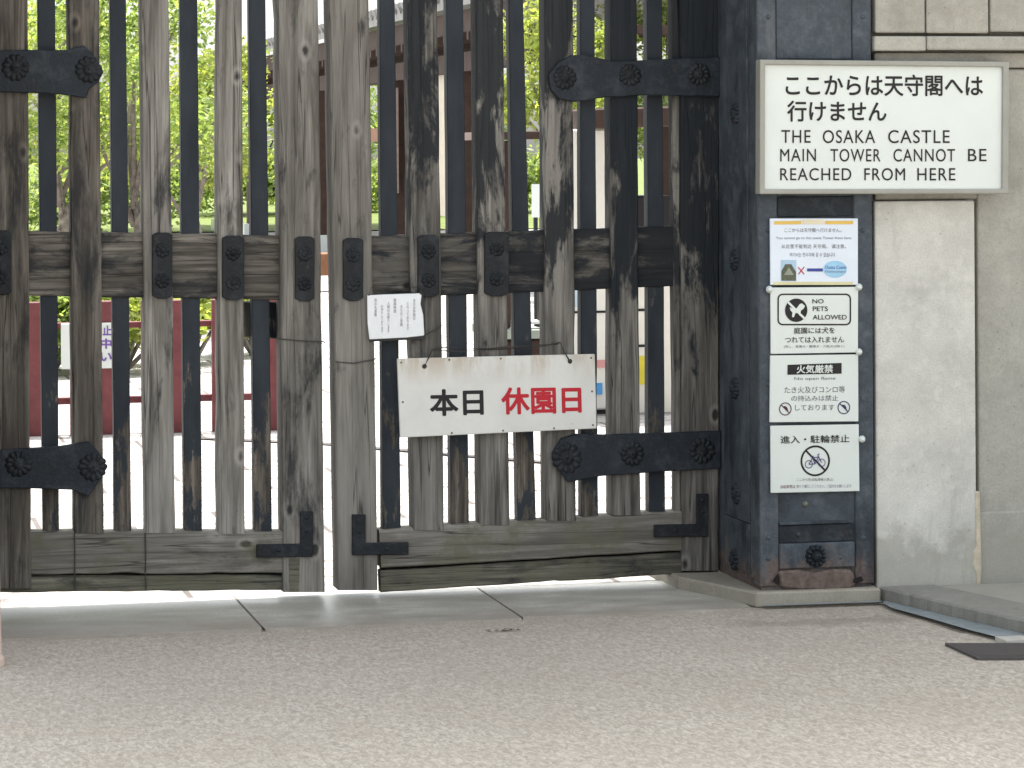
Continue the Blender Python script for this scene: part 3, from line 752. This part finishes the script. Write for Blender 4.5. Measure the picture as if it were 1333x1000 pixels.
QY = PF-.014
def placard(px, label, mat=WHITE, Y=QY):
    t = thing('notice_placard', tuple(P((px[2][0]+px[3][0])/2, px[2][1], Y)), label, 'notice', 'notices stacked on the gate post')
    outline('panel', px, Y, .008, mat, t, .0015)
    return t
def pin(t, x, y, Y=QY):
    c = P(x, y, Y-.002); s = dome(MB(), (c.x, Y-.002, c.z), .010, .012); dome(s, (c.x+.002, Y+.004, c.z), .012, .010); s.build('pin', WHITE, t, smooth=True)
p1 = placard([(1002.5, 284.5), (1117, 284.5), (1117, 371), (1003, 371)], 'topmost notice on the post, bluish with gold band and small picture', PAPER_B)
patch('band', [(1007.5, 288), (1043, 287.5), (1043, 292), (1007.5, 292.5)], QY, GOLD, p1)
patch('band', [(1074, 287.5), (1110.5, 287.5), (1110.5, 292), (1074, 292)], QY, GOLD, p1)
patch('band', [(1044, 286), (1073, 286), (1073, 292), (1044, 292)], QY, plain('tape_cream', (.66, .60, .44), .3), p1)
patch('band', [(1007, 367), (1110, 367), (1110, 371), (1007, 371)], QY, plain('band_yellow', (.58, .55, .33), .4), p1)
ltr('ここからは天守閣へ行けません。', 1021, 297, 1095, 302.5, QY, INK_G, p1)
ltr('You cannot go to the castle Tower from here.', 1010, 308, 1109, 312.5, QY, INK_GL, p1)
ltr('从这里不能到达 天守阁。 请注意。', 1017, 318, 1101, 323.5, QY, INK_G, p1)
ltr('여기서는 천수각에 갈 수 없습니다', 1028, 329, 1087, 334.5, QY, INK_G, p1)
patch('picture', [(1016.5, 338.5), (1036.5, 338.5), (1036.5, 366), (1016.5, 366)], QY, plain('picture_sky', (.36, .5, .62)), p1)
patch('picture', [(1017, 365.5), (1017, 353), (1022, 344), (1030, 344), (1036, 354), (1036, 365.5)], QY, plain('picture_dark', (.09, .10, .065), .6, .4, 200), p1, .0016)
patch('picture', [(1020, 358), (1027, 348), (1033, 358)], QY, plain('picture_pale', (.26, .28, .22)), p1, .0021)
v1, f1 = stroke_px([(1039, 348), (1047, 357)], 1.3, QY-.001); v2, f2 = stroke_px([(1047, 347.5), (1039.5, 357)], 1.3, QY-.0012)
MB().add(v1, f1).add(v2, f2).build('cross', INK_R, p1)
patch('bar', [(1050.5, 349.5), (1071, 349.5), (1071, 353.5), (1050.5, 353.5)], QY, INK_B, p1)
MB().add([tuple(P(1087+15.5*math.cos(2*math.pi*k/32), 350.5+11*math.sin(2*math.pi*k/32), QY-.001)) for k in range(32)], [tuple(range(32))]).build('oval', plain('oval_blue', (.30, .52, .70)), p1)
ltr('Osaka Castle', 1074, 346, 1101.5, 350, QY-.0006, INK_B, p1); ltr('Nishinomaru', 1074, 352, 1101, 355, QY-.0006, INK_GL, p1)
pin(p1, 1001.5, 377); pin(p1, 1118, 374)

p2 = placard([(1003, 374.5), (1117.3, 373.5), (1117, 459), (1003.5, 461)], 'second notice on the post, no pets sign in rounded box')
def rrect(x0, y0, x1, y1, r, n=5):
    pts = []
    for cx, cy, a0 in ((x1-r, y0+r, -90), (x1-r, y1-r, 0), (x0+r, y1-r, 90), (x0+r, y0+r, 180)):
        for k in range(n+1):
            a = math.radians(a0+90*k/n); pts.append((cx+r*math.cos(a), cy+r*math.sin(a)))
    return pts
def loop_px(pts, wd, Y):
    cx = sum(p[0] for p in pts)/len(pts); n = len(pts); vs = []; fs = []
    for i, (x, y) in enumerate(pts):
        ax, ay = pts[i-1]; bx, by = pts[(i+1) % n]; L_ = math.hypot(bx-ax, by-ay) or 1; nx, ny = (by-ay)/L_*wd/2, -(bx-ax)/L_*wd/2
        vs += [tuple(P(x+nx, y+ny, Y)), tuple(P(x-nx, y-ny, Y))]
    for i in range(n):
        j = (i+1) % n; fs.append((2*i, 2*j, 2*j+1, 2*i+1))
    return vs, fs
MB().add(*loop_px(rrect(1013, 383.2, 1107, 422.7, 6), 2.0, QY-.001)).build('outline', INK, p2)
MB().add(*ring_px(1036.5, 404, 0, 14.6, QY-.001)).build('emblem_disc', INK, p2)
em = MB(); em.add(*stroke_px([(1025.5, 393), (1048, 415.5)], 2.8, QY-.0018))
em.add([tuple(P(x, y, QY-.0021)) for x, y in ((1028, 400), (1033, 402), (1037, 401.5), (1041, 396), (1044, 395), (1048, 398.5), (1046, 402), (1042.5, 404.5), (1042, 409), (1041, 411), (1039, 408), (1035.5, 407.5), (1033.5, 413), (1031, 413), (1031.5, 407), (1029, 404))], [tuple(range(16))])
em.build('emblem_dog', WHITE, p2)
ltr('NO', 1057.5, 389.5, 1072, 395, QY, INK, p2, .01); ltr('PETS', 1058, 399, 1077.5, 405, QY, INK, p2, .01); ltr('ALLOWED', 1058, 410, 1102, 416, QY, INK, p2, .01)
ltr('庭園には犬を', 1033.5, 426.5, 1086.5, 434.5, QY, INK, p2, .01, dy=.5)
ltr('つれては入れません', 1022, 438.5, 1098.5, 446.5, QY, INK, p2, .006, dy=.5)
ltr('(但し、盲導犬・聴導犬・介助犬は除く)', 1020.5, 449.5, 1099, 453.5, QY, INK_G, p2, dy=.5)
pin(p2, 1118, 458.5)

p3 = placard([(1002.8, 463), (1117.3, 461.5), (1117.6, 548.7), (1002, 550)], 'third notice on the post, fire ban with black heading bar')
patch('heading_bar', [(1025, 475), (1095.5, 472.5), (1095.5, 486.5), (1025, 488)], QY, INK, p3)
ltr('火気厳禁', 1037, 475.5, 1084, 486, QY-.0008, WHITE, p3, .02, dy=.6)
ltr('No open flame', 1034, 491, 1087.5, 496, QY, INK_G, p3, dy=.6)
ltr('たき火及びコンロ等', 1021, 503.5, 1100, 512, QY, INK_G, p3, dy=.8)
ltr('の持込みは禁止', 1030, 515, 1091, 522.5, QY, INK_G, p3, dy=.6)
ltr('しております', 1035, 527, 1086, 534.5, QY, INK_G, p3, dy=.4)
for cx, cy, m_ in ((1022.3, 532.5, plain('emblem_maroon', (.09, .03, .045))), (1098.5, 530.7, plain('emblem_navy', (.03, .035, .10)))):
    q = MB(); q.add(*ring_px(cx, cy, 6.9, 8.2, QY-.001)); q.add(*stroke_px([(cx-5.2, cy-5.2), (cx+5.2, cy+5.2)], 1.4, QY-.0013))
    q.add([tuple(P(cx+x, cy+y, QY-.0017)) for x, y in ((-2, -4), (1, -3.5), (3, -1), (4, 3.5), (1.5, 2.5), (.5, -.5), (-2.5, -2))], [tuple(range(7))])
    q.build('emblem', m_, p3)

p4 = placard([(1003, 554.5), (1118, 552.5), (1119, 639.5), (1003.5, 642)], 'lowest notice on the post, bicycle crossed out in a circle')
ltr('進入・駐輪禁止', 1016, 567.5, 1105.5, 577.5, QY, INK, p4, .012, dy=1.6)
MB().add(*ring_px(1061.3, 600, 16.8, 19.2, QY-.001)).build('emblem_ring', INK, p4)
MB().add(*stroke_px([(1049, 586.5), (1074, 612.5)], 2.4, QY-.0014)).build('emblem_slash', INK, p4)
bk = MB(); bk.add(*ring_px(1053, 604.5, 4.2, 5.1, QY-.0018)); bk.add(*ring_px(1069.5, 602.5, 4.2, 5.1, QY-.0018))
for i, s in enumerate(([(1053, 604.5), (1058, 596), (1065.5, 595)], [(1058, 596), (1061, 604), (1065.5, 595)], [(1061, 604), (1053, 604.5)], [(1069.5, 602.5), (1064.5, 592), (1067, 591)], [(1055, 594.5), (1059.5, 594)])):
    bk.add(*stroke_px(s, 1.1, QY-.0020-.0002*i))
bk.build('emblem_bicycle', plain('emblem_violet', (.05, .045, .14)), p4)
ltr('ここから先(自転車乗入禁止)', 1037, 622.5, 1084.5, 627, QY, INK_G, p4, dy=.4)
ltr('自転車等は', 1016, 631.5, 1035, 636, QY, plain('ink_maroon', (.12, .03, .05)), p4, dy=.3); ltr('降りて通行してください。ご協力をお願いします', 1037, 631, 1108, 635.5, QY, INK_GL, p4, dy=.6)
pin(p4, 1122, 572)

# pale pink tapered bollard at the left edge
c0 = G(6, 865); pk = thing('pink_bollard', (c0.x-.06, c0.y, 0), 'pale pink tapered bollard at the left edge before the gate', 'bollard')
b_ = MB(); prof = [(.060, 0), (.060, .02), (.052, .03), (.046, .37), (.040, .385), (.0, .39)]
vs = []; fs = []; n_ = 28
for r, zz in prof:
    for k in range(n_): vs.append((c0.x-.06+max(r, .001)*math.cos(2*math.pi*k/n_), c0.y+max(r, .001)*math.sin(2*math.pi*k/n_), zz))
for i in range(len(prof)-1):
    for k in range(n_): fs.append((i*n_+k, i*n_+(k+1) % n_, (i+1)*n_+(k+1) % n_, (i+1)*n_+k))
b_.add(vs, fs).build('body', PINK, pk, smooth=False)

# ------------------------------------------------------------------ behind the gate
RED = plain('fence_red', (.15, .042, .046), .6, .2)
FY = 6.0
def fz(py): return P(200, py, FY).z
rfence = thing('red_fence', (P(200, 555, FY).x, FY, 0), 'low dark red boarded fence standing on the plaza behind the left gate leaf', 'fence')
for x0, x1 in ((-60, -2), (4, 58), (91, 149), (184, 242), (276, 300), (345, 371)):
    a = P(x0, 390, FY).x; b = P(x1, 390, FY).x
    MB().box(a, b, FY, FY+.05, .0, fz(391)).build('board', RED, rfence, .004)
for y0, y1 in ((419, 427), (516, 525)):
    MB().box(P(-60, 400, FY).x, P(371, 400, FY).x, FY+.052, FY+.09, fz(y1), fz(y0)).build('rail', RED, rfence, .003)
ws = thing('fence_sign', (P(113, 460, FY).x, FY-.02, fz(480)), 'small white sign with purple writing on the red fence', 'sign')
MB().box(P(79, 400, FY).x, P(148, 400, FY).x, FY-.02, FY-.004, fz(478), fz(419)).build('panel', WHITE, ws, .003)
for i, s in enumerate(('立入禁止', '工事中', 'お願い')):
    ltr(s, 96, 424+i*17, 145, 437+i*17, FY-.02, plain('ink_purple', (.16, .08, .32)), ws, .03, lift=.003)

BROWN = plain('brown_timber', (.05, .030, .024), .8, .25, 9); PLAST = plain('cream_plaster', (.52, .47, .38), .8, .08)
TILE2 = plain('eave_tile', (.24, .24, .235), .7, .2, 10)
# long tiled shelter, its eave running away along X = 5
EX = 5.0; EZ = 3.12; Y0, Y1 = 21.3, 51.5
ts = thing('tiled_shelter', (EX+1.8, (Y0+Y1)/2, 0), 'long brown timber shelter with grey tiled eave beyond the gate', 'shelter')
rp = [Vector((EX-.35, Y0, EZ-.02)), Vector((EX-.35, Y0, EZ+.10)), Vector((EX+2, Y0, EZ+1.3)), Vector((EX+4.3, Y0, EZ+.10)), Vector((EX+4.3, Y0, EZ-.02)), Vector((EX+2, Y0, EZ+1.1))]
ro = MB(); ro.prism(rp, (0, Y1-Y0, 0)).build('roof', TILE2, ts)
rt = MB(); yy = Y0+.15
while yy < Y1:
    rt.tube([(EX-.40, yy, EZ+.13), (EX+2.0, yy, EZ+1.35)], .075, 8); yy += .34
rt.build('tile_ridge', TILE2, ts)
MB().box(EX-.25, EX-.17, Y0+.1, Y1-.1, EZ-.30, EZ-.05).build('fascia', BROWN, ts)
ra = MB(); yy = Y0+.3
while yy < Y1:
    ra.box(EX-.3, EX+1.8, yy, yy+.10, EZ-.40, EZ-.31); yy += .45
ra.build('rafter', BROWN, ts)
MB().box(EX-.10, EX+.10, Y0+.1, Y1-.1, EZ-.72, EZ-.50).build('beam', BROWN, ts)
MB().box(EX-.06, EX+.06, hit(505, 200, 0, EX).y, hit(462, 200, 0, EX).y, 1.62, 1.80).build('tie_beam', plain('orange_timber', (.24, .13, .08), .8), ts)
for px in (423, 522, 611, 330, 290):
    q = hit(px, 200, 0, EX)
    cl = MB().box(EX-.11, EX+.11, q.y-.14, q.y+.14, .25, EZ-.5).build('column', BROWN, ts)
    MB().box(EX-.2, EX+.2, q.y-.24, q.y+.24, .0, .25).build('base_stone', WHITE, cl)
q0 = hit(545, 200, 0, EX).y; q1 = hit(584, 200, 0, EX).y
MB().box(EX-.02, EX+.02, min(q0, q1), max(q0, q1), .7, 2.4).build('plaster_panel', PLAST, ts)
q0 = hit(515, 200, 0, EX).y; q1 = hit(531, 200, 0, EX).y
MB().box(EX-.16, EX-.12, min(q0, q1), max(q0, q1), .95, 2.3).build('board', plain('grey_pink_board', (.25, .19, .17), .8, .2, 14), ts)

# small kiosk under a low brown roof, seen through the right leaf
KY = 6.4
def kx(px): return P(px, 400, KY).x
def kz(py): return max(0, P(760, py, KY).z)
bo = thing('ticket_booth', (kx(684), KY+.4, 0), 'small brown timber booth with dark window and pale sill behind the gate', 'booth')
MB().box(kx(650), kx(716), KY, KY+.7, .01, kz(441)).build('base', BROWN, bo, .01)
MB().box(kx(648), kx(709), KY-.06, KY+.72, kz(439), kz(427)).build('shelf', plain('shelf_green', (.30, .34, .29), .6), bo, .005)
MB().box(kx(650), kx(666), KY+.02, KY+.1, kz(426), kz(183)).build('post', BROWN, bo, .005)
MB().box(kx(668), kx(692), KY+.05, KY+.07, kz(416), kz(330)).build('window', plain('window_dark', (.02, .022, .025), .2, .1, 5, .5), bo)
MB().box(kx(668), kx(706), KY+.0, KY+.12, kz(421), kz(416.5)).build('sill', WHITE, bo, .003)
MB().box(kx(704), kx(716), KY+.02, KY+.1, kz(426), kz(300)).build('post', BROWN, bo, .005)
br = thing('low_roof', (kx(780), KY+.5, 0), 'low brown roofed stand over the white cabinets behind the right gate leaf', 'shelter')
MB().prism([Vector((kx(759), KY-.2, kz(168))), Vector((kx(915), KY-.2, kz(164))), Vector((kx(915), KY-.2, kz(138))), Vector((kx(759), KY-.2, kz(142)))], (0, 1.1, 0)).build('roof', BROWN, br, .01)
MB().prism([Vector((kx(630), KY-.3, kz(182))), Vector((kx(701), KY-.3, kz(181))), Vector((kx(690), KY-.3, kz(171))), Vector((kx(640), KY-.3, kz(171)))], (0, 1.2, 0)).build('roof', BROWN, bo, .004)
for px in (765, 905):
    MB().box(kx(px)-.03, kx(px)+.03, KY+.6, KY+.68, 0, kz(160)).build('leg', BROWN, br, .004)
cb = thing('vending_cabinet', (kx(775), KY+.3, 0), 'tall white cabinet with red and blue stickers behind the right gate leaf', 'cabinet')
MB().box(kx(738), kx(812), KY+.05, KY+.5, kz(535), kz(168)).build('body', plain('cabinet_white', (.72, .71, .66), .4, .03), cb, .01)
MB().box(kx(740), kx(810), KY+.1, KY+.45, 0, kz(535)).build('foot', plain('base_shadow_tall', (.05, .045, .05)), cb)  # dark box stands in for the shadow at the cabinet's base
MB().box(kx(738.5), kx(811.5), KY+.045, KY+.06, kz(408.5), kz(405.5)).build('seam', INK, cb)
MB().box(kx(742), kx(808), KY+.043, KY+.06, kz(480), kz(470)).build('sticker', plain('sticker_pink', (.62, .30, .30)), cb)
MB().box(kx(768), kx(786), KY+.042, KY+.06, kz(515), kz(500)).build('sticker', plain('sticker_blue', (.08, .30, .62)), cb)
MB().box(kx(740), kx(756), KY+.042, KY+.06, kz(400), kz(300)).build('window', plain('cabinet_pane', (.45, .58, .66), .2), cb)
c2 = thing('vending_cabinet', (kx(850), KY+.3, 0), 'shorter pale cabinet with dark top and yellow sticker beside the tall white cabinet', 'cabinet')
MB().box(kx(822), kx(884), KY+.05, KY+.5, kz(543), kz(312)).build('body', plain('cabinet_cream', (.70, .68, .62), .4, .03), c2, .01)
MB().box(kx(822), kx(884), KY+.07, KY+.48, kz(311), kz(256)).build('top_box', INK, c2, .01)
MB().box(kx(824), kx(882), KY+.1, KY+.45, 0, kz(543)).build('foot', plain('base_shadow_short', (.05, .045, .05)), c2)  # base shadow again drawn as a dark box
for y in (405, 452): MB().box(kx(822.5), kx(850), KY+.045, KY+.06, kz(y+2.2), kz(y-1.2)).build('seam', INK, c2)
MB().box(kx(826), kx(842), KY+.043, KY+.06, kz(503), kz(466)).build('sticker', plain('sticker_yellow', (.65, .55, .06)), c2)
s3 = thing('white_signboard', (P(698, 300, 14).x, 14, 0), 'narrow white signboard on posts beyond the booth', 'sign')
a, b = P(693, 240, 14), P(712, 283, 14)
MB().box(a.x, b.x, 14, 14.03, b.z, a.z).build('panel', WHITE, s3); MB().box(a.x+.02, a.x+.05, 14.03, 14.06, 0, a.z).build('leg', IRON, s3); MB().box(b.x-.05, b.x-.02, 14.03, 14.06, 0, a.z).build('leg', IRON, s3)

# trees and shrubs
def crown(seed, clumps, n, leaf, spread=.8):
    rnd = random.Random(seed); vs = []; fs = []
    tot = sum(c[3]**2 for c in clumps)
    for (cx, cy, cz, r) in clumps:
        for _ in range(int(n*r*r/tot)):
            d = Vector((rnd.gauss(0, 1), rnd.gauss(0, 1), rnd.gauss(0, 1))).normalized()
            rr = r*(rnd.random()**.45)*(1+.25*mnoise.noise((d.x*2+seed, d.y*2, d.z*2+cx)))
            p = Vector((cx, cy, cz))+Vector((d.x*rr, d.y*rr, d.z*rr*.8))
            u = Vector((rnd.gauss(0, 1), rnd.gauss(0, 1), rnd.gauss(0, .6))).normalized(); v = u.orthogonal().normalized()
            v = (v+u.cross(v)*rnd.gauss(0, 1)).normalized(); s = leaf*rnd.uniform(.6, 1.25)
            k = len(vs)
            vs += [p-u*s, p+v*s*.45, p+u*s, p-v*s*.45]; fs.append((k, k+1, k+2, k+3))
    return vs, fs
def tree_mesh(seed, R, zc, n, leaf, nclump=12):
    rnd = random.Random(seed); cl = []
    for k in range(nclump):
        a = rnd.random()*6.283; q = R*math.sqrt(rnd.random())*.85
        cl.append((q*math.cos(a), q*math.sin(a), zc+rnd.uniform(-.6, .75)*R, R*rnd.uniform(.28, .5)))
    tr = MB(); h = zc+R*.2
    tr.tube([(0, 0, 0), (.05, .02, h*.35), (-.04, .05, h*.7), (.02, 0, h)], .055+R*.02, 10, .025)
    for c in cl[:8]:
        s = h*rnd.uniform(.3, .7)
        tr.tube([(0, 0, s), (c[0]*.45, c[1]*.45, s+(c[2]-s)*.6), (c[0], c[1], c[2])], .03, 6, .008)
    return cl, tr, crown(seed+5, cl, n, leaf)
def tree(px, Y, R, zc, n, leaf, mat, label, group, seed):
    x = P(px, 300, Y).x
    t = thing('tree', (x, Y, 0), label, 'tree', group)
    cl, tr, (vs, fs) = tree_mesh(seed, R, zc, n, leaf)
    mv = lambda m_: [(v[0]+x, v[1]+Y, v[2]) for v in m_]
    a = MB(); a.add(mv(tr.v), tr.f); a.build('trunk', BARK, t, smooth=True)
    b = MB(); b.v = mv(vs); b.f = fs; b.build('crown', mat, t)
TG = 'trees beyond the gate'
tree(-30, 15, 1.1, 2.2, 8500, .036, LEAF_A, 'bright green leafy tree behind the leftmost gate slats', TG, 11)
tree(78, 17, 1.0, 2.1, 8000, .036, LEAF_Y, 'yellow green tree seen between the second and third slats from the left', TG, 12)
tree(175, 15.5, .95, 2.0, 7500, .034, LEAF_A, 'fresh green tree behind the two palest slats of the left leaf', TG, 13)
tree(250, 21, .9, 1.75, 7000, .04, LEAF_Y, 'green tree left of the far end of the tiled eave', TG, 14)
tree(335, 57, 1.9, 1.75, 4500, .10, LEAF_Y, 'low bright green tree in the open end of the tiled shelter', TG, 15)
tree(430, 62, 1.7, 1.5, 4000, .10, LEAF_A, 'low green tree seen through the gap between the gate leaves', TG, 16)
tree(520, 60, 1.7, 1.6, 4000, .10, LEAF_A, 'deep green tree behind the shelter columns', TG, 17)
tree(640, 55, 1.7, 1.7, 4000, .10, LEAF_A, 'green tree rising behind the near shelter columns', TG, 18)
tree(735, 19.5, .80, 2.25, 7000, .038, LEAF_Y, 'bright yellow green tree above the booth behind the right leaf', TG, 19)
tree(870, 22, 1.1, 2.2, 8000, .04, LEAF_A, 'green tree above the white cabinets behind the right leaf', TG, 20)
hg = MB(); rnd = random.Random(77)
for k in range(34):
    px = -130+k*26; Yh = 48 if px < 245 else 56
    x = P(px, 250, Yh).x
    vs, fs = crown(100+k, [(x+rnd.uniform(-.2, .2), Yh+rnd.uniform(-1, 1), rnd.uniform(.5, 1.1), rnd.uniform(.55, .95))], 620, .085); hg.add(vs, fs)
tag(hg.build('far_hedge', LEAF_A), 'far green hedge line closing the plaza', 'hedge', kind='stuff')
wb = thing('wooden_box', (P(424, 357, 22).x, 22, 0), 'small orange brown wooden box seen through the gap between the gate leaves', 'box')
MB().box(P(412, 357, 22).x, P(434, 357, 22).x, 22, 22.3, P(424, 359, 22).z, P(424, 330, 22).z).build('body', plain('box_orange_brown', (.20, .09, .045), .8, .2), wb, .01)
for q in (413, 430): MB().box(P(q, 357, 22).x, P(q+3, 357, 22).x, 22.05, 22.1, 0, P(424, 358, 22).z).build('leg', BROWN, wb)
def shrub(px, Y, R, label, mat, seed, n=2600):
    x = P(px, 400, Y).x; t = thing('shrub', (x, Y, 0), label, 'shrub', 'clipped shrubs behind the red fence')
    rnd = random.Random(seed); cl = [(x+rnd.uniform(-.6, .6)*R, Y+rnd.uniform(-.4, .4)*R, R*rnd.uniform(.5, .9), R*rnd.uniform(.4, .6)) for _ in range(7)]
    vs, fs = crown(seed, cl, n, .04); b = MB(); b.v = vs; b.f = fs; b.build('foliage', mat, t)
    s = MB()
    for c in cl: s.tube([(x, Y, 0), (c[0], c[1], c[2])], .02, 5, .008)
    s.build('stem', BARK, t)
for i, (px, Y, R, m_, lb) in enumerate(((-10, 10.5, .62, LEAF_A, 'rounded green shrub at the left edge behind the red fence'), (70, 11, .6, LEAF_Y, 'yellow green shrub behind the white fence sign'),
        (160, 10.6, .65, LEAF_Y, 'yellow green shrub right of the white fence sign'), (250, 11.2, .62, LEAF_Y, 'bright shrub behind the right part of the red fence'), (330, 12, .55, LEAF_A, 'green shrub past the right end of the red fence'))):
    shrub(px, Y, R, lb, m_, 40+i)
